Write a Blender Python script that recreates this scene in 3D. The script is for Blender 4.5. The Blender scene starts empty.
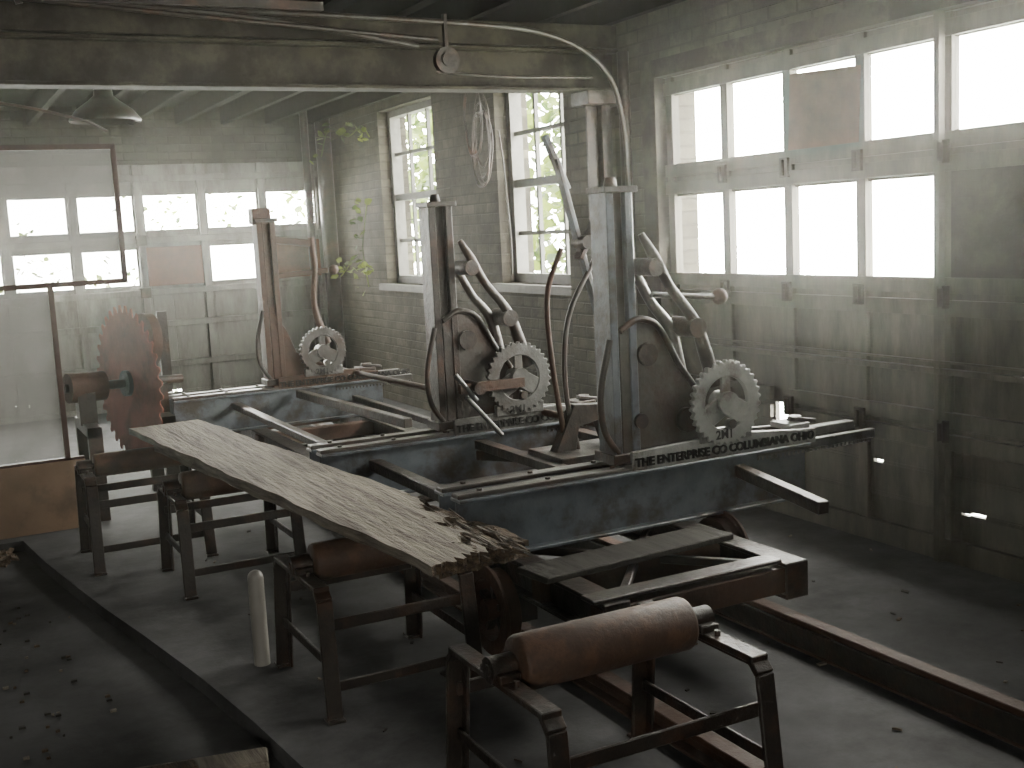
import bpy, bmesh, math, random
from mathutils import Matrix, Vector, Euler
random.seed(7)
F=1150.0
R=Matrix.Rotation(math.radians(-27.2),3,'Z')@Matrix.Rotation(math.radians(90-7.76),3,'X')@Matrix.Rotation(math.radians(-2.9),3,'Z')
cd=bpy.data.cameras.new('camera');co=bpy.data.objects.new('camera',cd);bpy.context.collection.objects.link(co)
co.matrix_world=Matrix.Translation((0,0,1.6))@R.to_4x4();cd.lens=F/1024*36;cd.sensor_width=36
bpy.context.scene.camera=co

# ---------------------------------------------------------------- materials
def N(nt,t,**k):
    n=nt.nodes.new(t)
    for a,b in k.items(): setattr(n,a,b)
    return n
G=.44
def mat(name,c1,c2,scale=8,rough=.7,metal=0.0,bump=.3,c3=None,s3=2.0,lo=.45,hi=.62,stretch=(1,1,1),brick=None,k=.5,spec=.5):
    k=k*G
    c1=[v*k for v in c1];c2=[v*k for v in c2];c3=[v*k for v in c3] if c3 else None
    m=bpy.data.materials.new(name);m.use_nodes=True;nt=m.node_tree;L=nt.links
    b=nt.nodes['Principled BSDF'];b.inputs['Roughness'].default_value=rough;b.inputs['Metallic'].default_value=metal;b.inputs['Specular IOR Level'].default_value=spec
    tc=N(nt,'ShaderNodeTexCoord');mp=N(nt,'ShaderNodeMapping');mp.inputs['Scale'].default_value=stretch
    L.new(tc.outputs['Object'],mp.inputs['Vector'])
    n1=N(nt,'ShaderNodeTexNoise');n1.inputs['Scale'].default_value=scale;n1.inputs['Detail'].default_value=6;n1.inputs['Roughness'].default_value=.65
    L.new(mp.outputs[0],n1.inputs['Vector'])
    r1=N(nt,'ShaderNodeValToRGB');r1.color_ramp.elements[0].position=.35;r1.color_ramp.elements[1].position=.65
    r1.color_ramp.elements[0].color=(*c1,1);r1.color_ramp.elements[1].color=(*c2,1)
    L.new(n1.outputs['Fac'],r1.inputs[0]);col=r1.outputs[0]
    hgt=n1.outputs['Fac']
    if brick:
        sx=N(nt,'ShaderNodeSeparateXYZ');cx=N(nt,'ShaderNodeCombineXYZ');L.new(tc.outputs['Object'],sx.inputs[0])
        L.new(sx.outputs[brick],cx.inputs[0]);L.new(sx.outputs['Z'],cx.inputs[1])
        bt=N(nt,'ShaderNodeTexBrick');L.new(cx.outputs[0],bt.inputs['Vector']);bt.inputs['Scale'].default_value=1
        bt.inputs['Brick Width'].default_value=.215;bt.inputs['Row Height'].default_value=.078;bt.inputs['Mortar Size'].default_value=.008
        bt.inputs['Mortar Smooth'].default_value=.3
        bt.inputs['Color1'].default_value=(1,1,1,1);bt.inputs['Color2'].default_value=(.6,.6,.6,1);bt.inputs['Mortar'].default_value=(.5,.5,.5,1)
        mx=N(nt,'ShaderNodeMix',data_type='RGBA',blend_type='MULTIPLY');mx.inputs[0].default_value=1
        L.new(col,mx.inputs[6]);L.new(bt.outputs['Color'],mx.inputs[7]);col=mx.outputs[2]
        ad=N(nt,'ShaderNodeMath',operation='SUBTRACT');L.new(n1.outputs['Fac'],ad.inputs[0]);L.new(bt.outputs['Fac'],ad.inputs[1]);hgt=ad.outputs[0]
    if c3:
        n2=N(nt,'ShaderNodeTexNoise');n2.inputs['Scale'].default_value=s3;n2.inputs['Detail'].default_value=7;n2.inputs['Roughness'].default_value=.7
        L.new(mp.outputs[0],n2.inputs['Vector'])
        r2=N(nt,'ShaderNodeValToRGB');r2.color_ramp.elements[0].position=lo;r2.color_ramp.elements[1].position=hi
        L.new(n2.outputs['Fac'],r2.inputs[0])
        mx=N(nt,'ShaderNodeMix',data_type='RGBA');L.new(r2.outputs[0],mx.inputs[0]);L.new(col,mx.inputs[6]);mx.inputs[7].default_value=(*c3,1);col=mx.outputs[2]
    L.new(col,b.inputs['Base Color'])
    if bump:
        bp=N(nt,'ShaderNodeBump');bp.inputs['Strength'].default_value=bump;bp.inputs['Distance'].default_value=.02
        L.new(hgt,bp.inputs['Height']);L.new(bp.outputs[0],b.inputs['Normal'])
    return m
M={}
M['brickY']=mat('painted_brick_side',(.30,.27,.19),(.155,.14,.098),5,.85,bump=.6,c3=(.06,.05,.036),s3=1.6,lo=.42,hi=.66,brick='Y',spec=.2)
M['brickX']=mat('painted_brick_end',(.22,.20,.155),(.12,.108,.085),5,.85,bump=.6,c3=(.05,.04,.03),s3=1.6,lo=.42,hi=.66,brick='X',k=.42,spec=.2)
M['door']=mat('painted_door_panel',(.29,.26,.185),(.165,.15,.108),5,.65,bump=.2,c3=(.07,.058,.042),s3=2.2,lo=.42,hi=.66,stretch=(2,2,.5),spec=.3)
M['doorw']=mat('white_door_panel',(.54,.525,.47),(.37,.36,.32),5,.65,bump=.2,c3=(.13,.11,.085),s3=2.2,lo=.46,hi=.7,stretch=(2,2,.5),spec=.3)
M['board']=mat('brown_board',(.42,.18,.10),(.28,.12,.065),10,.8,bump=.2,spec=.2,k=.6)
M['concrete']=mat('dusty_concrete',(.26,.255,.262),(.155,.153,.157),4,.85,bump=.4,c3=(.05,.048,.049),s3=1.1,lo=.42,hi=.63,spec=.3)
M['concrete_low']=mat('dark_concrete',(.22,.217,.222),(.14,.138,.142),4,.9,bump=.4,c3=(.055,.053,.054),s3=1.3,lo=.44,hi=.68,spec=.3)
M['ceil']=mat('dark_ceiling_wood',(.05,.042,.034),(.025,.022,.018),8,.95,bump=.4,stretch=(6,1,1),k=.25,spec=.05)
M['beam']=mat('old_paint_steel',(.17,.145,.10),(.09,.078,.058),6,.8,bump=.3,c3=(.045,.028,.019),s3=3,lo=.42,hi=.58,k=.45,spec=.2)
M['dark']=mat('dark_iron',(.048,.034,.026),(.024,.018,.014),14,.5,.25,bump=.4,c3=(.10,.048,.028),s3=6,lo=.5,hi=.66,k=.9,spec=.4)
M['rust']=mat('rusty_iron',(.15,.07,.04),(.075,.04,.026),14,.7,.05,bump=.4,c3=(.17,.075,.04),s3=7,lo=.5,hi=.7,k=.68,spec=.3)
M['roller']=mat('rusty_roller',(.125,.068,.043),(.065,.038,.026),9,.65,.05,bump=.3,c3=(.18,.09,.052),s3=9,lo=.46,hi=.6,k=.78,spec=.3)
M['blue']=mat('blue_grey_paint',(.165,.188,.218),(.098,.113,.132),10,.4,.15,bump=.25,c3=(.06,.038,.028),s3=5,lo=.48,hi=.62,k=.9)
M['grey']=mat('pale_grey_iron',(.44,.44,.42),(.28,.28,.27),14,.45,.3,bump=.3,c3=(.10,.075,.055),s3=6,lo=.53,hi=.66,k=1.0)
M['grey2']=mat('dull_grey_iron',(.22,.215,.20),(.13,.128,.12),14,.45,.3,bump=.3,c3=(.08,.055,.042),s3=6,lo=.5,hi=.68,k=.8)
M['cast']=mat('grey_casting',(.12,.108,.096),(.064,.056,.05),12,.42,.25,bump=.35,c3=(.075,.038,.024),s3=5,lo=.45,hi=.62,k=.8)
M['blade']=mat('rust_red_blade',(.50,.15,.10),(.36,.11,.075),8,.65,.0,bump=.25,c3=(.18,.07,.05),s3=5,lo=.52,hi=.72,k=.85,spec=.2)
M['wood']=mat('weathered_plank',(.42,.365,.29),(.18,.15,.118),5,.8,bump=.6,c3=(.10,.08,.062),s3=2.4,lo=.5,hi=.72,stretch=(9,.6,9),k=.92,spec=.25)
M['oldwood']=mat('grey_old_wood',(.15,.135,.115),(.09,.08,.07),6,.8,bump=.4,c3=(.05,.042,.035),s3=3,lo=.5,hi=.7,stretch=(7,.8,7),k=.45,spec=.2)
M['rot']=mat('rotten_wood',(.24,.165,.105),(.055,.04,.03),22,.9,bump=1.0,stretch=(3,.8,3),k=.9,spec=.2)
M['ply']=mat('tan_plywood',(.32,.21,.135),(.23,.155,.10),4,.8,bump=.15,c3=(.12,.08,.055),s3=2,lo=.5,hi=.7,k=.75,spec=.2)
M['redframe']=mat('red_brown_frame',(.12,.05,.032),(.07,.032,.023),10,.6,bump=.1,spec=.2)
M['enamel']=mat('lamp_enamel',(.10,.11,.08),(.07,.08,.06),9,.4,bump=.1,c3=(.09,.05,.03),s3=6)
M['sash']=mat('window_sash_paint',(.26,.25,.21),(.17,.16,.13),10,.7,bump=.2)
M['pvc']=mat('white_pipe',(.50,.47,.42),(.40,.37,.33),6,.5,bump=.05,k=.8)
M['text']=mat('raised_letter_iron',(.03,.028,.026),(.018,.017,.016),12,.6,.0,bump=.1,spec=.2)
m=bpy.data.materials.new('leaf');m.use_nodes=True;nt=m.node_tree;b=nt.nodes['Principled BSDF']
oi=N(nt,'ShaderNodeTexCoord');nn=N(nt,'ShaderNodeTexNoise');nn.inputs['Scale'].default_value=2.5;nt.links.new(oi.outputs['Object'],nn.inputs['Vector'])
rr=N(nt,'ShaderNodeValToRGB');rr.color_ramp.elements[0].position=.38;rr.color_ramp.elements[1].position=.62
rr.color_ramp.elements[0].color=(.015,.03,.005,1);rr.color_ramp.elements[1].color=(.11,.145,.02,1)
nt.links.new(nn.outputs['Fac'],rr.inputs[0]);nt.links.new(rr.outputs[0],b.inputs['Base Color']);b.inputs['Roughness'].default_value=.6
tr=N(nt,'ShaderNodeBsdfTranslucent');nt.links.new(rr.outputs[0],tr.inputs[0]);ms=N(nt,'ShaderNodeMixShader');ms.inputs[0].default_value=.5
nt.links.new(b.outputs[0],ms.inputs[1]);nt.links.new(tr.outputs[0],ms.inputs[2]);nt.links.new(ms.outputs[0],nt.nodes['Material Output'].inputs[0]);M['leaf']=m
m=bpy.data.materials.new('dusty_plexiglass');m.use_nodes=True;nt=m.node_tree;b=nt.nodes['Principled BSDF']
b.inputs['Base Color'].default_value=(.17,.17,.16,1);b.inputs['Roughness'].default_value=.5
tp=N(nt,'ShaderNodeBsdfTransparent');trl=N(nt,'ShaderNodeBsdfTranslucent');trl.inputs[0].default_value=(.17,.17,.16,1)
m1=N(nt,'ShaderNodeMixShader');m1.inputs[0].default_value=.5;nt.links.new(b.outputs[0],m1.inputs[1]);nt.links.new(trl.outputs[0],m1.inputs[2])
tc=N(nt,'ShaderNodeTexCoord');nn=N(nt,'ShaderNodeTexNoise');nn.inputs['Scale'].default_value=3;nn.inputs['Detail'].default_value=6;nt.links.new(tc.outputs['Object'],nn.inputs['Vector'])
mr=N(nt,'ShaderNodeMapRange');mr.inputs[1].default_value=.3;mr.inputs[2].default_value=.7;mr.inputs[3].default_value=.3;mr.inputs[4].default_value=.62
nt.links.new(nn.outputs['Fac'],mr.inputs[0])
m2=N(nt,'ShaderNodeMixShader');nt.links.new(mr.outputs[0],m2.inputs[0]);nt.links.new(tp.outputs[0],m2.inputs[1]);nt.links.new(m1.outputs[0],m2.inputs[2])
nt.links.new(m2.outputs[0],nt.nodes['Material Output'].inputs[0]);M['plexi']=m

# ---------------------------------------------------------------- builder
def cr(pts,n=6):
    P=[Vector(p) for p in pts];P=[P[0]*2-P[1]]+P+[P[-1]*2-P[-2]];o=[]
    for i in range(1,len(P)-2):
        a,b,c,d=P[i-1:i+3]
        for k in range(n):
            t=k/n;o.append(.5*((2*b)+(c-a)*t+(2*a-5*b+4*c-d)*t*t+(3*b-a-3*c+d)*t**3))
    o.append(P[-2]);return o
class B:
    def __init__(s,name,bevel=0):
        s.name=name;s.v=[];s.f=[];s.mi=[];s.sm=[];s.mats=[];s.cur=0;s.bevel=bevel
    def m(s,k):
        if M[k] not in s.mats:s.mats.append(M[k])
        s.cur=s.mats.index(M[k]);return s
    def add(s,vs,fs,smooth=False):
        o=len(s.v);s.v+= [Vector(v) for v in vs]
        for f in fs:
            s.f.append([i+o for i in f]);s.mi.append(s.cur);s.sm.append(smooth)
        return s
    def obox(s,c,hx,hy,hz):
        c=Vector(c);hx=Vector(hx);hy=Vector(hy);hz=Vector(hz)
        vs=[c+hx*i+hy*j+hz*k for i in(-1,1) for j in(-1,1) for k in(-1,1)]
        return s.add(vs,[(0,1,3,2),(4,6,7,5),(0,4,5,1),(2,3,7,6),(0,2,6,4),(1,5,7,3)])
    def box(s,lo,hi):
        lo=Vector(lo);hi=Vector(hi);c=(lo+hi)/2;h=(hi-lo)/2
        return s.obox(c,(h.x,0,0),(0,h.y,0),(0,0,h.z))
    def beam(s,p,q,w,h,up=(0,0,1)):
        p=Vector(p);q=Vector(q);d=(q-p);l=d.length;d/=l;u=Vector(up)
        if abs(d.dot(u))>.98:u=Vector((0,1,0))
        a=d.cross(u).normalized();u=a.cross(d)
        return s.obox((p+q)/2,a*w/2,d*l/2,u*h/2)
    def tube(s,pts,r,seg=10,smooth=True,n=6):
        P=cr(pts,n) if (smooth and len(pts)>2) else [Vector(p) for p in pts]
        K=len(P);rs=[]
        for i in range(K):
            if isinstance(r,(list,tuple)):
                t=i/(K-1)*(len(r)-1);j=min(int(t),len(r)-2);rs.append(r[j]+(r[j+1]-r[j])*(t-j))
            else: rs.append(r)
        T=[(P[min(i+1,K-1)]-P[max(i-1,0)]).normalized() for i in range(K)]
        u=Vector((0,0,1)) if abs(T[0].z)<.9 else Vector((1,0,0))
        vs=[]
        for i in range(K):
            u=(u-T[i]*u.dot(T[i])).normalized();w=T[i].cross(u)
            vs+=[P[i]+(u*math.cos(a)+w*math.sin(a))*rs[i] for a in [2*math.pi*k/seg for k in range(seg)]]
        fs=[(i*seg+k,i*seg+(k+1)%seg,(i+1)*seg+(k+1)%seg,(i+1)*seg+k) for i in range(K-1) for k in range(seg)]
        s.add(vs,fs,True)
        s.add(vs[:seg],[tuple(range(seg))[::-1]]);s.add(vs[-seg:],[tuple(range(seg))])
        return s
    def cyl(s,p,q,r,r2=None,seg=24):
        return s.tube([p,q],[r,r if r2 is None else r2],seg,False)
    def prism(s,pts,y0,y1):
        n=len(pts);vs=[(x,y0,z) for x,z in pts]+[(x,y1,z) for x,z in pts]
        return s.add(vs,[tuple(range(n)),tuple(range(n,2*n))[::-1]]+[(i,(i+1)%n,n+(i+1)%n,n+i) for i in range(n)])
    def ring(s,c,ax,ri,ro,t,seg=48,teeth=0,td=.012,a0=0,a1=2*math.pi):
        c=Vector(c);ax=Vector(ax).normalized();u=Vector((0,0,1));w=ax.cross(u).normalized()
        full=abs(a1-a0-2*math.pi)<1e-4
        if teeth: seg=teeth*4
        vs=[]
        cnt=seg if full else seg+1
        for i in range(cnt):
            a=a0+(a1-a0)*i/seg;R_=ro+(td if (teeth and i%4 in(1,2)) else 0)
            d=w*math.cos(a)+u*math.sin(a)
            for rr_ in(ri,R_):
                for k in(-.5,.5): vs.append(c+d*rr_+ax*t*k)
        fs=[]
        for i in range(seg):
            j=(i+1)%cnt;a=i*4;b=j*4
            fs+=[(a,b,b+2,a+2),(a+1,a+3,b+3,b+1),(a+2,b+2,b+3,a+3),(a,a+1,b+1,b)]
        if not full: fs+=[(0,2,3,1),(4*seg,4*seg+1,4*seg+3,4*seg+2)]
        return s.add(vs,fs)
    def lathe(s,prof,c,axis='Z',seg=32):
        vs=[];c=Vector(c)
        for r,h in prof:
            for k in range(seg):
                a=2*math.pi*k/seg;x,y=r*math.cos(a),r*math.sin(a)
                vs.append(c+(Vector((x,y,h)) if axis=='Z' else Vector((h,x,y)) if axis=='X' else Vector((x,h,y))))
        return s.add(vs,[(i*seg+k,i*seg+(k+1)%seg,(i+1)*seg+(k+1)%seg,(i+1)*seg+k) for i in range(len(prof)-1) for k in range(seg)],True)
    def ball(s,c,r):
        return s.lathe([(max(r*math.sin(math.pi*i/10),1e-4),-r*math.cos(math.pi*i/10)) for i in range(11)],c,seg=16)
    def done(s,parent=None,center=True):
        c=Vector((0,0,0))
        if center and not parent:
            lo=[min(v[i] for v in s.v) for i in range(3)];hi=[max(v[i] for v in s.v) for i in range(3)]
            c=Vector([(a+b)/2 for a,b in zip(lo,hi)])
        me=bpy.data.meshes.new(s.name);me.from_pydata([tuple(v-c) for v in s.v],[],s.f)
        for mm in s.mats: me.materials.append(mm)
        for p,i,sm in zip(me.polygons,s.mi,s.sm): p.material_index=i;p.use_smooth=sm
        me.validate();bm=bmesh.new();bm.from_mesh(me);bmesh.ops.recalc_face_normals(bm,faces=bm.faces);bm.to_mesh(me);bm.free()
        o=bpy.data.objects.new(s.name,me);bpy.context.collection.objects.link(o);o.location=c
        if parent:o.parent=parent
        if s.bevel:
            bv=o.modifiers.new('b','BEVEL');bv.width=s.bevel;bv.segments=1;bv.limit_method='ANGLE';bv.angle_limit=math.radians(50)
        return o
def sheet(b,axis,p0,p1,u0,u1,z0,z1,holes):
    us=sorted({u0,u1}|{h[i] for h in holes for i in(0,1) if u0<h[i]<u1});zs=sorted({z0,z1}|{h[i] for h in holes for i in(2,3) if z0<h[i]<z1})
    for i in range(len(us)-1):
        for j in range(len(zs)-1):
            cu=(us[i]+us[i+1])/2;cz=(zs[j]+zs[j+1])/2
            if any(h[0]<cu<h[1] and h[2]<cz<h[3] for h in holes): continue
            if axis=='X': b.box((p0,us[i],zs[j]),(p1,us[i+1],zs[j+1]))
            else: b.box((us[i],p0,zs[j]),(us[i+1],p1,zs[j+1]))

# ---------------------------------------------------------------- shell
YB=11.7;XL=-4.5;YF=-2.5;ZC=2.93;ZL=-.06
w1=(9.0,10.25,1.13,2.72);w2=(6.72,7.85,1.18,2.66);gd=(2.0,5.74,-.1,2.44)
b=B('wall_right').m('brickY');sheet(b,'X',4.0,4.28,YF,YB+.28,-.1,ZC+.2,[w1,w2,gd]);
b.box((3.88,6.2,0),(4.0,6.62,ZC));b.done(center=False)
b=B('wall_back').m('brickX');sheet(b,'Y',YB,YB+.28,XL,4.0,-.1,ZC+.2,[(-1.3,3.95,-.1,2.38)]);b.done(center=False)
b=B('wall_left').m('brickY');b.box((XL-.25,YF,-.1),(XL,YB,ZC+.2));b.done(center=False)
b=B('wall_front').m('brickX');sheet(b,'Y',YF-.25,YF,XL,4.28,-.1,ZC+.2,[(-2.0,-1.0,1.1,2.0)]);b.done(center=False)  # unseen opening behind the camera, added for fill light
b=B('floor').m('concrete')
edge=[(1.25,YF),(1.02,2.2),(.90,3.28),(.86,3.7),(.80,4.18),(.70,4.8),(.61,5.30),(.54,5.75),(.46,6.3),(.40,6.85),(XL,6.9)]
pts=edge+[(XL,YB+.3),(4.3,YB+.3),(4.3,YF)]
n=len(pts);b.add([(x,y,0) for x,y in pts]+[(x,y,-.12) for x,y in pts],[tuple(range(n))]+[(i,(i+1)%n,n+(i+1)%n,n+i) for i in range(n)])
b.m('concrete_low').box((XL-.2,YF-.2,-.3),(4.3,YB+.3,ZL));b.done(center=False)
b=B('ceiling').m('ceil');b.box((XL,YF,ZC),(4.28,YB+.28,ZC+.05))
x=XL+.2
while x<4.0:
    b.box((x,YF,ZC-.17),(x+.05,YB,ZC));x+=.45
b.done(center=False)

# ---------------------------------------------------------------- right garage door
b=B('door_1',.003).m('door')
cols=[5.66-.51*i for i in range(8)];holes=[]
for i in range(7):
    a=cols[i+1]+.03;c=cols[i]-.03
    holes.append((a,c,1.92,2.31))
    if i!=6:holes.append((a,c,1.28,1.73))
holes+=[(4.67,4.79,.50,.60),(4.02,4.08,.385,.40),(3.42,3.50,.23,.245),(3.5,3.55,.225,.235)]  # first hole added to imitate a bright gleam; the others are light gaps
sheet(b,'X',4.05,4.08,2.0,5.74,0,2.44,holes)
for z in (.02,.60,1.20,1.83,2.40):
    for dz in(-.05,.05):
        for ya,yb in (((2.0,4.66),(4.80,5.74)) if z==.60 else ((2.0,5.74),)):  # rail left open in front of the added gleam hole
            b.box((4.02,ya,z+dz-.035 if z>.1 else 0),(4.055,yb,z+dz+.035))
for y in cols:
    b.box((4.03,y-.03,0),(4.055,y+.03,2.44))
b.m('board')
b.obox((4.035,4.375,2.09),(.008,0,0),(0,.245,.012),(0,-.01,.19))
b.m('beam');
b.box((4.03,2.0+.03,1.28),(4.045,3.62,1.75))
b.m('door')
b.box((3.985,2.2,.86),(4.02,5.4,.885));b.box((3.985,2.2,.91),(4.0,5.4,.92))
b.box((3.98,3.615,.0),(4.02,3.645,2.44))
b.m('beam')
for y in cols[1:]:
    for z in(.60,1.20,1.83): b.box((4.0,y-.03,z-.05),(4.02,y+.03,z+.05)); b.cyl((3.99,y,z-.04),(3.99,y,z+.04),.012,seg=8)
b.done(center=False)
b=B('trim_1').m('beam');b.box((3.96,5.70,0),(4.1,5.84,2.5));b.box((3.96,2.0,2.42),(4.1,5.84,2.52));b.done(center=False)

# ---------------------------------------------------------------- back garage door
b=B('door_2',.003).m('doorw')
pitch=.613;x0=3.82;holes=[];cx=[x0-pitch*i for i in range(9)]
for i in range(8):
    a=cx[i]-.5;c=cx[i]
    holes.append((a,c,1.75,2.08));holes.append((a,c,1.22,1.56))
sheet(b,'Y',YB+.05,YB+.08,-1.3,3.95,0,2.38,holes+[(2.1,2.3,.13,.15)])
for z in (.02,.42,.82,1.14,1.65,2.25):
    b.box((-1.3,YB+.01,z-.03),(3.95,YB+.055,z+.03))
for xx in cx: b.box((xx+.02,YB+.02,0),(xx+.09,YB+.055,2.38))
b.m('board')
for i in (0,2): b.box((cx[i]-.52,YB+.03,1.2),(cx[i]+.02,YB+.045,1.58))
b.m('dark')
for xx in (cx[1]+.05,cx[3]+.05):
    for z in(.42,.82,1.14,1.65): b.box((xx-.05,YB-.01,z-.05),(xx+.05,YB+.02,z+.05))
b.done(center=False)

# ---------------------------------------------------------------- windows
def window(name,w,nx):
    y0,y1,z0,z1=w;b=B(name).m('sash')
    b.box((4.1,y0,z0),(4.2,y0+.06,z1));b.box((4.1,y1-.06,z0),(4.2,y1,z1));b.box((4.1,y0,z0),(4.2,y1,z0+.07));b.box((4.1,y0,z1-.06),(4.2,y1,z1))
    zm=(z0+z1)/2;b.box((4.11,y0,zm-.03),(4.19,y1,zm+.03))
    for i in range(1,nx):
        y=y0+(y1-y0)*i/nx;b.box((4.13,y-.015,z0),(4.16,y+.015,z1))
    for z in ((z0+zm)/2,(z1+zm)/2): b.box((4.13,y0,z-.015),(4.16,y1,z+.015))
    b.box((3.94,y0-.08,z0-.06),(4.15,y1+.08,z0))
    b.done(center=False)
window('window_1',w1,3);window('window_2',w2,3)

def leaf(b,c,s):
    e=Euler((random.uniform(-1,1),random.uniform(-1,1),random.uniform(0,6.28))).to_matrix()
    P=[(-.1,0,0),(-.5,.35,.05),(-.3,.8,.1),(0,1.1,0),(.3,.8,.1),(.5,.35,.05),(.1,0,0)]
    b.add([Vector(c)+e@Vector(p)*s for p in P],[(0,1,2,3),(0,3,6),(3,4,5,6)])
b=B('ivy_foliage').m('leaf')
for i in range(7500):
    y=random.uniform(8.2,17.5);z=random.uniform(-.3,4.2);x=5.2+random.random()*.8
    k=math.sin(y*2.1+1)+math.sin(z*3+y)*.8
    if k>-1.5+random.random()*.6: leaf(b,(x,y,z),random.uniform(.08,.16))
b.done()
b=B('hedge_foliage').m('leaf')
for i in range(2600):
    x=random.uniform(-2,4.6);z=random.uniform(-.2,3);y=13.0+random.random()*.8
    if math.sin(x*3.1)+math.sin(z*4+x*2)>-.8+random.random(): leaf(b,(x,y,z),random.uniform(.04,.09))
b.done()
b=B('creeping_vine').m('leaf')
for pts in ([(3.93,10.3,2.5),(3.93,10.5,2.62),(3.9,10.8,2.55),(3.85,11.2,2.66),(3.8,11.35,2.4)],[(3.9,10.35,1.25),(3.9,10.4,1.28),(3.85,10.7,1.35),(3.8,11.0,1.2)],[(3.9,10.4,1.9),(3.9,10.5,1.7),(3.9,10.6,1.45),(3.9,10.5,1.1)]):
    b.tube(pts,.006,6)
    for p in cr(pts,4):
        for k in range(2): leaf(b,p+Vector((random.uniform(-.12,-.02),random.uniform(-.06,.06),random.uniform(-.06,.06))),random.uniform(.05,.08))
b.done()

# ---------------------------------------------------------------- ceiling steel, column
b=B('ceiling_i_beam',.004).m('beam')
def ibeam(b,p0,p1,y,z0,z1,fw,web=.012,ft=.018):
    b.box((p0,y-fw/2,z0),(p1,y+fw/2,z0+ft));b.box((p0,y-fw/2,z1-ft),(p1,y+fw/2,z1));b.box((p0,y-web/2,z0+ft),(p1,y+web/2,z1-ft))
ibeam(b,XL,3.9,6.05,2.38,2.62,.16)
b.done()
b=B('ceiling_timber',.004).m('beam');b.box((XL,6.3,2.68),(4.0,6.5,ZC-.17));b.box((XL,5.98,2.63),(3.9,6.12,ZC-.17));b.done()
b=B('steel_column',.003).m('dark')
b.box((3.78,6.0,0),(3.84,6.12,2.38));b.box((3.70,6.045,0),(3.88,6.06,2.38));b.cyl((3.9,5.93,0),(3.9,5.93,2.6),.035);b.box((3.66,5.95,2.3),(3.95,6.15,2.38));b.box((3.66,5.95,0),(3.95,6.15,.02))
b.done()
b=B('corner_pipe').m('dark');b.cyl((3.9,11.55,0),(3.9,11.55,ZC),.08);b.cyl((3.72,11.6,0),(3.72,11.6,ZC),.04);b.done()
b=B('overhead_conduit').m('cast')
b.tube([(1.0,5.75,2.72),(2.6,5.75,2.7),(3.3,5.78,2.66),(3.7,5.85,2.5),(3.85,5.88,2.2),(3.88,5.88,1.6)],.015,10)
b.tube([(.4,5.7,2.74),(1.6,5.72,2.68),(2.5,5.75,2.57)],.014,8)
b.m('dark').ring((2.66,5.75,2.50),(0,1,0),.03,.07,.04,32);b.cyl((2.66,5.72,2.50),(2.66,5.8,2.50),.035);b.beam((2.66,5.75,2.5),(2.66,5.75,2.74),.02,.03)
b.tube([(2.6,5.75,2.44),(3.0,5.75,2.42),(3.6,5.8,2.43)],.008,6)
b.tube([(.1,5.6,2.74),(.3,5.6,2.72),(1.2,5.6,2.66),(2.6,5.72,2.6)],.012,8)
b.beam((.45,5.3,2.9),(.52,5.3,2.62),.02,.03);b.beam((.52,5.3,2.66),(1.9,5.5,2.70),.03,.04)
b.done()

def lamp(name,x,y,z,r,zt):
    b=B(name).m('enamel');b.lathe([(r,0),(r*1.02,.012),(r*.8,.07),(r*.45,.12),(r*.28,.15),(r*.24,.22),(.03,.25),(.012,.26)],(x,y,z))
    b.lathe([(r*.98,.005),(r*.78,.065),(r*.3,.13),(.01,.14)],(x,y,z));b.cyl((x,y,z+.25),(x,y,zt),.012,seg=10);b.m('pvc').ball((x,y,z+.06),.04);b.done()
lamp('pendant_lamp',1.11,7.2,2.33,.2,ZC)
b=B('wire_coil').m('dark')
for i in range(7):
    a=random.uniform(-.15,.15);pts=[]
    for k in range(13):
        t=k/12*2*math.pi;pts.append((3.9-.02*i*.5,7.86+(.13+.03*random.random())*math.cos(t)+a*.3,2.28+(.25+.04*random.random())*math.sin(t)+a))
    b.tube(pts,.006,6,n=3)
b.tube([(3.9,7.9,2.6),(3.9,7.8,2.9)],.008,6,False)
b.tube([(3.9,7.6,2.3),(3.88,7.5,2.0),(3.88,7.45,1.5),(3.9,7.5,1.2)],.006,6)
b.done()
b=B('power_cable').m('dark').tube([(-1.5,6.7,2.68),(-.2,6.7,2.45),(.5,6.7,2.38),(.9,6.75,2.30),(1.05,6.8,2.24)],.008,6);b.done()

# ---------------------------------------------------------------- guard partition
b=B('saw_guard_partition',.002)
b.m('redframe');gy=6.98
for p,q in (((-1.2,gy,2.17),(1.11,gy,2.17)),((-1.2,gy,1.405),(1.11,gy,1.405)),((1.10,gy,1.39),(1.10,gy,2.18)),((.69,gy,0),(.69,gy,1.4)),((-1.2,gy,0),(-1.2,gy,2.18)),((-1.2,gy,.40),(.78,gy,.40))): b.beam(p,q,.03,.03)
b.m('plexi').box((-1.2,gy+.005,1.4),(1.1,gy+.011,2.16));b.box((-1.2,gy+.005,.42),(.68,gy+.011,1.39))
b.m('ply').box((-1.2,gy-.02,.0),(.78,gy,.40));b.done()

# ---------------------------------------------------------------- track
for nm,xx,h in (('track_rail',1.96,.07),('track_rail',2.80,.11)):
    b=B(nm,.003).m('rust')
    b.box((xx-.05,-1,0),(xx+.05,11,.012));b.box((xx-.012,-1,.012),(xx+.012,11,h-.02));b.box((xx-.03,-1,h-.022),(xx+.03,11,h))
    if h>.1:
        b.m('dark').box((xx-.045,-1,.0),(xx-.03,11,h-.02))
    b.done()

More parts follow.
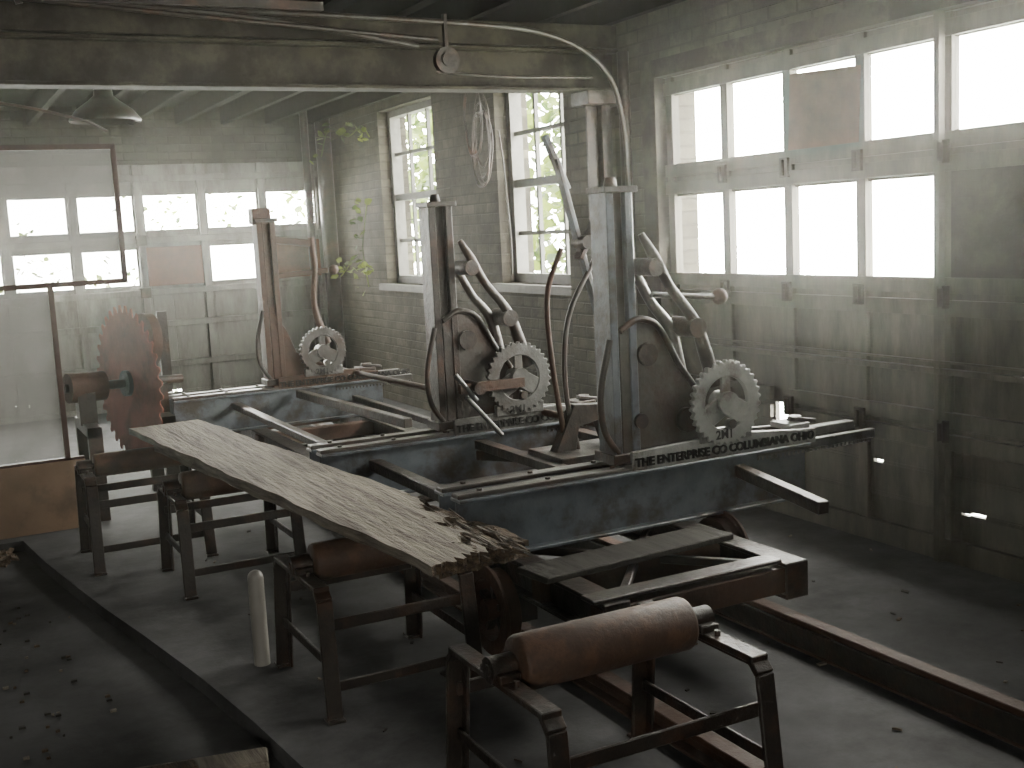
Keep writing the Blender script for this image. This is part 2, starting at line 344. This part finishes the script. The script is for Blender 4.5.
# ---------------------------------------------------------------- roller stands
def stand(name,x0,x1,y0,y1,zt,rr=.075,splay=.05,mt='dark'):
    b=B(name,.003).m(mt);w=.055
    for x in (x0,x1):
        b.beam((x,y0-.02,zt),(x,y1+.02,zt),w,.02)
        b.beam((x+(w/2-.005),y0,zt-.02),(x+(w/2-.005),y1,zt-.02),.01,.05)
        sg=-1 if x==x0 else 1
        for y,sy in ((y0,-1),(y1,1)):
            a=(x,y+sy*.0,zt);k=(x,y+sy*.035,zt-.035);f=(x+sg*.005,y+sy*(.03+splay),0)
            b.beam(a,k,w,.02);b.beam(k,f,w,.016);b.beam(Vector(k)+Vector((w/2-.006,-sy*.02,0)),Vector(f)+Vector((w/2-.006,-sy*.02,0)),.01,.045,(0,1,0))
            b.box((f[0]-.03,f[1]-.03,0),(f[0]+.03,f[1]+.03,.01))
        b.beam((x,y0-.04,zt*.42),(x,y1+.04,zt*.42),.012,.035)
        ym=(y0+y1)/2;b.box((x-.03,ym-.06,zt+.008),(x+.03,ym+.06,zt+.03));b.cyl((x-.035,ym,zt+.03),(x+.035,ym,zt+.03),.035,seg=16)
        for dy in(-.09,.09): b.cyl((x,ym+dy,zt),(x,ym+dy,zt+.025),.009,seg=6)
    for y in (y0-.035,y1+.035):
        b.beam((x0,y,zt*.72),(x1,y,zt*.72),.012,.04);
    b.beam((x0,y0-.06,zt*.25),(x1,y0-.06,zt*.25),.012,.035)
    ym=(y0+y1)/2
    b.cyl((x0-.04,ym,zt+.03),(x1+.04,ym,zt+.03),.016,seg=12)
    b.m('roller');L=x1-x0;b.lathe([(.016,0.0),(rr*.93,0.0),(rr,.012),(rr,L-.102),(rr*.93,L-.09),(.016,L-.09)],(x0+.045,ym,zt+.03),'X',32)
    b.done()
stand('roller_stand',1.235,1.86,2.30,2.80,.45)
stand('roller_stand',1.10,1.62,3.62,4.06,.435,.068)
stand('roller_stand',.98,1.5,5.28,5.66,.435,.068)
stand('roller_stand',.68,1.22,5.95,6.3,.47,.06)

# ---------------------------------------------------------------- carriage
car=bpy.data.objects.new('sawmill_carriage',None);bpy.context.collection.objects.link(car)
b=B('frame',.004).m('dark')
for x in (1.88,2.62):
    b.box((x-.05,3.0,.27),(x+.05,7.9,.285));b.box((x-.05,3.0,.385),(x+.05,7.9,.40));b.box((x-.012,3.0,.285),(x+.012,7.9,.385))
    b.box((x-.05,3.0,.27),(x+.05,3.012,.40))
b.m('rust')
for y in (3.02,3.42,4.3,5.4,6.4,7.1,7.8): b.box((1.83,y,.29),(2.67,y+.07,.38))
b.m('cast').box((1.80,3.02,.40),(2.57,3.10,.415));b.m('oldwood');b.obox((2.2,3.42,.41),(.42,.03,0),(-.01,.09,0),(0,0,.012));b.m('dark')
b.beam((1.95,3.9,.36),(2.62,3.1,.36),.03,.03);b.beam((1.95,3.1,.36),(2.62,3.9,.36),.03,.03)
b.beam((2.95,3.75,.56),(2.88,3.15,.52),.05,.05)
b.beam((2.95,3.8,.56),(2.3,5.0,.52),.05,.05)
b.beam((2.25,5.6,.60),(2.15,7.2,.60),.05,.05);b.beam((1.75,5.0,.56),(1.75,7.3,.56),.05,.04)
b.beam((1.80,3.8,.55),(1.80,5.0,.55),.06,.05);b.beam((2.55,5.0,.52),(2.55,7.3,.52),.04,.04)
b.m('rust').cyl((2.75,3.7,.69),(2.55,7.5,.69),.018,seg=12)
b.done(car)
def wheel(b,x,y,z,r,side):
    b.m('rust');b.ring((x,y,z),(1,0,0),r*.78,r,.06);b.m('rust').ring((x-.035*side,y,z),(1,0,0),r*.78,r+.022,.014)
    b.cyl((x-.05,y,z),(x+.05,y,z),.04);b.m('dark')
    for k in range(5):
        a=k*2*math.pi/5+.3;d=Vector((0,math.cos(a),math.sin(a)));b.beam(Vector((x,y,z))+d*.03,Vector((x,y,z))+d*r*.8,.025,.03,(1,0,0))
b=B('wheels',.002)
for y in (3.68,5.4,7.3):
    wheel(b,1.78 if y<4 else 1.96,y,.215,.145,1);wheel(b,2.80,y,.25,.14,-1);b.m('dark').cyl((1.75,y,.215),(2.9,y,.25),.022,seg=12)
    for x in (1.88,2.62): b.box((x-.04,y-.06,.16),(x+.04,y+.06,.27))
b.done(car)

def text(s,size,loc,name,par,ext=.004):
    cu=bpy.data.curves.new(name,'FONT');cu.body=s;cu.size=size;cu.extrude=ext;cu.offset=.0014
    o=bpy.data.objects.new(name,cu);bpy.context.collection.objects.link(o);o.location=loc;o.rotation_euler=(math.pi/2,0,0)
    cu.materials.append(M['text']);o.parent=par;return o

def headblock(i,Y,xa,xb,xp,gx,gz,gr,base_end,rack_end):
    b=B('bolster_beam_%d'%i,.003)
    b.m('blue')
    for s in (-1,1):
        y=Y+s*.075
        b.box((xa,y-.006,.40),(xb,y+.006,.635));b.box((xa,min(y,y-s*.06),.40),(xb,max(y,y-s*.06),.413)) 
        b.box((xa,y-.045,.622),(xb,y+.045,.635));b.box((xa,y-.045,.40),(xb,y+.045,.413))
    b.m('cast');
    for s in(-1,1): b.box((xa,Y+s*.07-.03,.635),(xb,Y+s*.07+.03,.652))
    for s in(-1,1):
        for k in range(6): b.m('dark').cyl((xa+.1+k*(xb-xa-.2)/5,Y+s*.07,.65),(xa+.1+k*(xb-xa-.2)/5,Y+s*.07,.66),.012,seg=6)
    b.done(car)
    pc={1:'blue',2:'dark',3:'rust'}[i];cc={1:'cast',2:'cast',3:'rust'}[i];gc={1:'grey',2:'grey2',3:'cast'}[i]
    h=B('headblock_%d'%i,.003)
    h.m(cc)
    h.box((xp+.02,Y-.10,.645),(base_end,Y+.10,.665));
    h.m({1:'grey',2:'grey2',3:'rust'}[i])
    h.prism([(xp+.05,.63),(base_end,.63),(base_end,.69),(base_end-.15,.70),(xp+.62,.72),(xp+.35,.72),(xp+.05,.71)],Y-.105,Y-.085)
    h.m(cc).prism([(xp+.05,.66),(base_end,.66),(base_end,.68),(xp+.35,.72),(xp+.05,.71)],Y+.085,Y+.105)
    h.m('grey2' if i==1 else 'cast')
    if rack_end>base_end:
        for yy in(-.07,.05):
            h.box((base_end-.3,Y+yy-.015,.60),(rack_end,Y+yy+.015,.64))
            x=base_end-.3
            while x<rack_end-.012: h.box((x,Y+yy-.015,.585),(x+.012,Y+yy+.015,.60));x+=.024
        h.box((base_end-.25,Y-.02,.64),(rack_end-.06,Y+.03,.675))
    h.m(pc)
    h.box((xp,Y-.06,.66),(xp+.035,Y+.06,1.72));h.m('cast' if i==1 else pc);h.box((xp+.035,Y-.035,.70),(xp+.085,Y+.035,1.72));h.m(pc).box((xp+.085,Y-.06,.66),(xp+.12,Y+.06,1.72))
    h.m('dark').box((xp-.01,Y-.07,1.71),(xp+.14,Y+.07,1.735));h.cyl((xp+.06,Y,1.73),(xp+.06,Y,1.77),.03,.02,seg=12)
    h.box((xp-.015,Y-.075,.66),(xp+.16,Y+.075,.70))
    h.m(cc)
    X=lambda v:xp+v
    prof=[(.04,.69),(.42,.69),(.44,.80),(.39,.92),(.31,1.03),(.25,1.14),(.20,1.20),(.12,1.22),(.04,1.18)]
    prof=[(X(a),z) for a,z in prof];
    if i!=3: h.prism(prof,Y-.055,Y-.035);h.prism(prof,Y+.035,Y+.05)
    else:
        p3=[(X(a),z) for a,z in [(.04,.69),(.42,.69),(.42,.76),(.30,.80),(.20,.86),(.15,1.0),(.04,1.18)]];h.prism(p3,Y-.055,Y+.05)
    h.m('dark')
    if i!=3: h.tube([(a,Y-.06,z) for a,z in prof[1:]],.014,8)
    h.tube([(X(.02),Y-.05,.70),(X(-.04),Y-.05,.80),(X(-.05),Y-.05,.95),(X(0),Y-.05,1.15)],.014,8)
    if i!=3:
        h.cyl((X(.16),Y-.075,1.08),(X(.16),Y-.03,1.08),.045);h.cyl((X(.34),Y-.08,.80),(X(.34),Y-.03,.80),.05);h.cyl((X(.12),Y-.075,.82),(X(.12),Y-.03,.82),.03)
        h.tube([(X(.14),Y-.08,1.55),(X(.19),Y-.09,1.46),(X(.26),Y-.09,1.34),(X(.37),Y-.09,1.20),(X(.42),Y-.09,1.07),(X(.47),Y-.08,.93)],[.014,.024,.02,.024,.03,.03],10)
        h.m('cast').tube([(X(.16),Y+.02,1.42),(X(.24),Y+.02,1.28),(X(.33),Y+.02,1.16),(X(.38),Y+.02,.95)],[.02,.02,.026,.03],10)
        h.m('dark').cyl((X(.18),Y-.12,1.42),(X(.18),Y+.04,1.42),.035);h.cyl((X(.37),Y-.12,1.17),(X(.37),Y+.04,1.17),.04)
        if i==1:
            h.cyl((X(.2),Y-.05,1.31),(X(.51),Y-.05,1.28),.012,seg=10);h.m('rust').ball((X(.53),Y-.05,1.28),.034)
    else:
        h.m('rust')
        h.beam((X(.08),Y-.03,1.60),(X(.36),Y-.03,1.56),.03,.045);h.tube([(X(.36),Y-.03,1.6),(X(.37),Y-.03,1.4),(X(.35),Y-.03,1.15),(X(.42),Y-.03,.9)],[.022,.02,.02,.03],10)
        h.beam((X(.08),Y-.03,1.36),(X(.46),Y-.03,1.38),.02,.035);h.ball((X(.5),Y-.03,1.38),.034)
        h.box((X(-.02),Y-.05,1.70),(X(.10),Y+.05,1.80))
    h.m(gc)
    y=Y-.11
    h.ring((X(gx),y,gz),(0,1,0),gr*.62,gr*.93,.025,teeth=34,td=gr*.07)
    h.cyl((X(gx),y-.03,gz),(X(gx),y+.05,gz),gr*.27)
    for k in range(3):
        a=math.radians(-30+120*k);d=Vector((math.cos(a),0,math.sin(a)));c=Vector((X(gx),y,gz));w_=gr*(.5 if k!=1 else .25);h.beam(c+d*gr*.15,c+d*gr*.72,.018,w_,(0,0,1) if abs(d.z)<.9 else (1,0,0))
    h.m('grey2').box((X(gx)-.13,y-.005,.70),(X(gx)+.13,y+.02,.755));h.m('cast').cyl((X(gx)+.02,y-.02,gz-gr*.5),(X(gx)+.02,y+.01,gz-gr*.5),.02,seg=12)
    h.m('grey' if i==1 else 'cast').box((base_end-.12,Y-.08,.69),(base_end-.01,Y+.05,.715));h.cyl((base_end-.05,Y-.03,.715),(base_end-.05,Y-.03,.74),.03,seg=6)
    h.m('dark').beam((base_end-.1,Y-.05,.735),(base_end+.04,Y-.05,.71),.03,.02)
    h.done(car)
    text('THE ENTERPRISE CO COLUMBIANA OHIO',.048,(xp+.06,Y-.109,.65),'lettering_%d'%i,car)
    text('2M1',.05,(X(gx)-.06,Y-.119,.712),'size_mark_%d'%i,car)
headblock(1,3.8,1.66,3.30,2.36,.50,.855,.175,3.34,3.70)
headblock(2,5.0,1.54,3.05,2.15,.40,.88,.175,3.01,3.06)
headblock(3,7.35,1.36,2.75,1.98,.36,.86,.16,2.72,2.97)
b=B('set_levers',.002).m('blue')
b.beam((2.45,4.35,1.98),(2.55,4.35,1.75),.025,.035,(0,1,0));b.beam((2.50,4.35,1.88),(2.78,4.3,.72),.02,.045,(0,1,0));b.m('dark');b.cyl((2.60,4.27,1.52),(2.60,4.37,1.52),.03);b.beam((2.58,4.33,1.45),(2.68,4.33,1.62),.02,.06,(0,1,0))
b.m('rust').tube([(2.48,4.3,1.5),(2.40,4.3,1.3),(2.41,4.3,1.0),(2.46,4.3,.65)],.013,8)
b.m('cast').tube([(2.66,4.32,1.45),(2.50,4.3,1.2),(2.47,4.3,.9),(2.52,4.3,.62)],.012,8)
b.m('dark').box((2.35,4.15,.58),(2.85,4.45,.62));b.prism([(2.4,.62),(2.5,.62),(2.52,.72),(2.62,.74),(2.66,.62),(2.78,.62),(2.74,.8),(2.5,.82)],4.28,4.34)
b.box((2.3,3.9,.56),(2.36,4.9,.60));b.box((2.8,3.9,.56),(2.86,4.9,.60))
b.done(car)
b=B('hand_crank').m('rust');b.beam((2.22,4.86,.86),(2.56,4.86,.86),.03,.045);b.m('grey2').cyl((2.25,4.85,.82),(2.42,4.84,.62),.012,seg=8);b.cyl((2.2,4.85,.93),(2.3,4.85,.80),.012,seg=8);b.m('dark').cyl((2.3,4.8,.86),(2.3,4.98,.86),.03);b.done(car)

# ---------------------------------------------------------------- saw
b=B('circular_saw',.0)
c=Vector((1.13,7.4,.76));a=math.radians(14);ax=Vector((math.cos(a),math.sin(a),-.04)).normalized()
b.m('blade').ring(c,ax,.02,.44,.006,teeth=36,td=.045)
b.m('dark').cyl(c-ax*.4,c+ax*.35,.028);b.cyl(c-ax*.03,c+ax*.03,.08);b.m('rust').cyl(c-ax*.38,c-ax*.16,.09,seg=32)
b.cyl(c+ax*.14+Vector((0,.15,.25)),c+ax*.2+Vector((0,.15,.25)),.17,seg=32)
b.m('dark')
for k in(-.28,.18): 
    p=c+ax*k;b.box((p.x-.05,p.y-.09,.55),(p.x+.05,p.y+.09,.74));b.box((p.x-.04,p.y-.3,0),(p.x+.04,p.y-.24,.56));b.box((p.x-.04,p.y+.24,0),(p.x+.04,p.y+.3,.56));b.box((p.x-.04,p.y-.3,.5),(p.x+.04,p.y+.3,.56))
b.beam(c+Vector((.26,.15,-.1)),c+Vector((.26,.15,.42)),.06,.04)
b.done()

# ---------------------------------------------------------------- plank
b=B('weathered_plank',0)
def plank(b,A,Bq,wd,z0,z1,nx,ny,jag,seed):
    rnd=random.Random(seed);A=Vector(A);Q=Vector(Bq);d=(Q-A);L=d.length;d/=L;s=Vector((-d.y,d.x))
    if s.x<0:s=-s
    def R_(i,t):
        return i/nx-(.50+.48*(1-t)/.22+.07*math.sin(t*90)+.05*math.sin(i*1.9+t*40)) if t>.76 else -1
    ends=[jag*(.25+.75*rnd.random()**1.5)*(.4+.6*i/nx) for i in range(nx+1)]
    vs=[]
    for k,z in enumerate((z1,z0)):
        for j in range(ny+1):
            for i in range(nx+1):
                t=j/ny;LL=(L-ends[i])*t;u=wd*(i/nx)
                if i in(0,nx): u+=.006*math.sin(t*23+i)+.004*math.sin(t*61)
                p=A+d*LL+s*u
                r=R_(i,t)
                zz=z+rnd.uniform(-.001,.001)
                if k==0 and r>.02: zz-=.006+.022*abs(math.sin(i*2.1+.5*math.sin(j*.6)))*(.5+.5*math.sin(j*.45+i*.9))+rnd.random()*.004
                vs.append((p.x,p.y,zz))
    W=nx+1;off=W*(ny+1)
    top=[];rotf=[]
    for j in range(ny):
        for i in range(nx):
            f=(j*W+i,j*W+i+1,(j+1)*W+i+1,(j+1)*W+i);t=j/ny
            (rotf if R_(i,t)>0 else top).append(f)
    bot=[tuple(v+off for v in f)[::-1] for f in top+rotf]
    side=[]
    for j in range(ny):
        for i in (0,nx):
            a=j*W+i;c=(j+1)*W+i;side.append((a,c,c+off,a+off))
    end=[]
    for i in range(nx):
        side.append((i,i+1,i+1+off,i+off));a=ny*W+i;end.append((a,a+1,a+1+off,a+off))
    b.m('wood').add(vs,top+bot+side);b.m('rot').add(vs,rotf+end)
plank(b,(.96,6.45),(1.28,3.03),.39,.588,.62,30,110,.14,3)
plank(b,(1.01,6.0),(1.33,3.1),.33,.555,.584,16,40,.06,5)
rnd=random.Random(9)
for i in range(60):
    b.m(rnd.choice(['rot','wood']));t=rnd.uniform(0,.6);x=1.28+rnd.uniform(.18,.37)-.1*t;y=3.14+t*rnd.random()
    b.beam((x,y,.60+rnd.uniform(0,.012)),(x+rnd.uniform(-.01,.01),y+rnd.uniform(.05,.16)*rnd.choice((-1,1)),.603+rnd.uniform(0,.018)),rnd.uniform(.003,.009),.005)
b.done()

b=B('wood_timber',.006).m('wood').obox((.42,3.50,ZL+.035),(.41,-.09,0),(.012,.055,0),(0,0,.035));b.m('rot').obox((.52,3.47,ZL+.075),(.10,-.02,0),(0,.03,.0),(0,0,.006));b.done()
b=B('plastic_pipe').m('pvc').cyl((1.03,4.2,0.0),(1.03,4.2,.34),.03);b.ball((1.03,4.2,.34),.03);b.done()
b=B('floor_debris').m('wood')
rnd=random.Random(4)
for i in range(150):
    x=rnd.uniform(1.1,3.95);y=rnd.uniform(1.8,8);s=rnd.uniform(.004,.016)
    e=Euler((rnd.uniform(-.2,.2),rnd.uniform(-.2,.2),rnd.uniform(0,3.1))).to_matrix();b.m(rnd.choice(['oldwood','rot','dark','wood']))
    b.obox((x,y,.006),e@Vector((s,0,0)),e@Vector((0,s*rnd.uniform(.2,.7),0)),e@Vector((0,0,.003)))
for i in range(80):
    x=rnd.uniform(-.3,.5);y=rnd.uniform(3.7,6.0);s=rnd.uniform(.003,.011)
    b.m(rnd.choice(['oldwood','rot','wood'])).obox((x,y,ZL+.004),(s,0,0),(0,s*.7,0),(0,0,.004))
b.done()
b=B('debris_pile').m('rot')
for i in range(160):
    r=rnd.random()**.6;a=rnd.uniform(0,6.28);x=.05+.3*r*math.cos(a);y=6.62+.16*r*math.sin(a);e=Euler((rnd.uniform(-.6,.6),rnd.uniform(-.6,.6),rnd.uniform(0,3.1))).to_matrix();s=rnd.uniform(.02,.07)
    b.obox((x,y,ZL+.035+.07*(1-r)*rnd.random()),e@Vector((s,0,0)),e@Vector((0,.012,0)),e@Vector((0,0,.006)))
b.done()

# ---------------------------------------------------------------- haze
hz=B('bloom_haze');m=bpy.data.materials.new('haze');m.use_nodes=True;nt=m.node_tree;nt.nodes.remove(nt.nodes['Principled BSDF'])  # room haze volume, its forward scatter added to imitate bloom around the windows
vs=N(nt,'ShaderNodeVolumeScatter');vs.inputs['Density'].default_value=.0036;vs.inputs['Anisotropy'].default_value=.9;vs.inputs['Color'].default_value=(1,.99,.88,1)
nt.links.new(vs.outputs[0],nt.nodes['Material Output'].inputs['Volume']);M['haze']=m
hz.m('haze').box((XL+.02,YF+.02,-.05),(3.98,YB-.02,ZC-.005));hz.done()

# ---------------------------------------------------------------- light
w=bpy.data.worlds.new('world');bpy.context.scene.world=w;w.use_nodes=True;nt=w.node_tree;bg=nt.nodes['Background']
tc=N(nt,'ShaderNodeTexCoord');sx=N(nt,'ShaderNodeSeparateXYZ');nt.links.new(tc.outputs['Generated'],sx.inputs[0])
cr_=N(nt,'ShaderNodeValToRGB')
mp_=N(nt,'ShaderNodeMapRange');mp_.inputs[1].default_value=-.45;mp_.inputs[2].default_value=-.05;nt.links.new(sx.outputs['Z'],mp_.inputs[0]);nt.links.new(mp_.outputs[0],cr_.inputs[0])
cr_.color_ramp.elements[0].color=(.33,.35,.27,1);cr_.color_ramp.elements[1].color=(1,.99,.9,1)
nt.links.new(cr_.outputs[0],bg.inputs[0]);bg.inputs[1].default_value=88
def portal(name,loc,rot,sx,sy):
    l=bpy.data.lights.new(name,'AREA');l.shape='RECTANGLE';l.size=sx;l.size_y=sy
    o=bpy.data.objects.new(name,l);bpy.context.collection.objects.link(o);o.location=loc;o.rotation_euler=rot
    l.cycles.is_portal=True
rx=(0,math.pi/2,0)
portal('daylight_portal',(4.2,3.87,1.8),rx,1.1,3.7)
portal('daylight_portal',(4.25,(w1[0]+w1[1])/2,(w1[2]+w1[3])/2),rx,1.6,1.25)
portal('daylight_portal',(4.25,(w2[0]+w2[1])/2,(w2[2]+w2[3])/2),rx,1.5,1.15)
portal('daylight_portal',(1.3,YB+.15,1.65),(-math.pi/2,0,0),5.2,.9)
portal('daylight_portal',(-1.5,YF-.2,1.55),(math.pi/2,0,0),1.0,.9)  # serves the added fill opening in the front wall
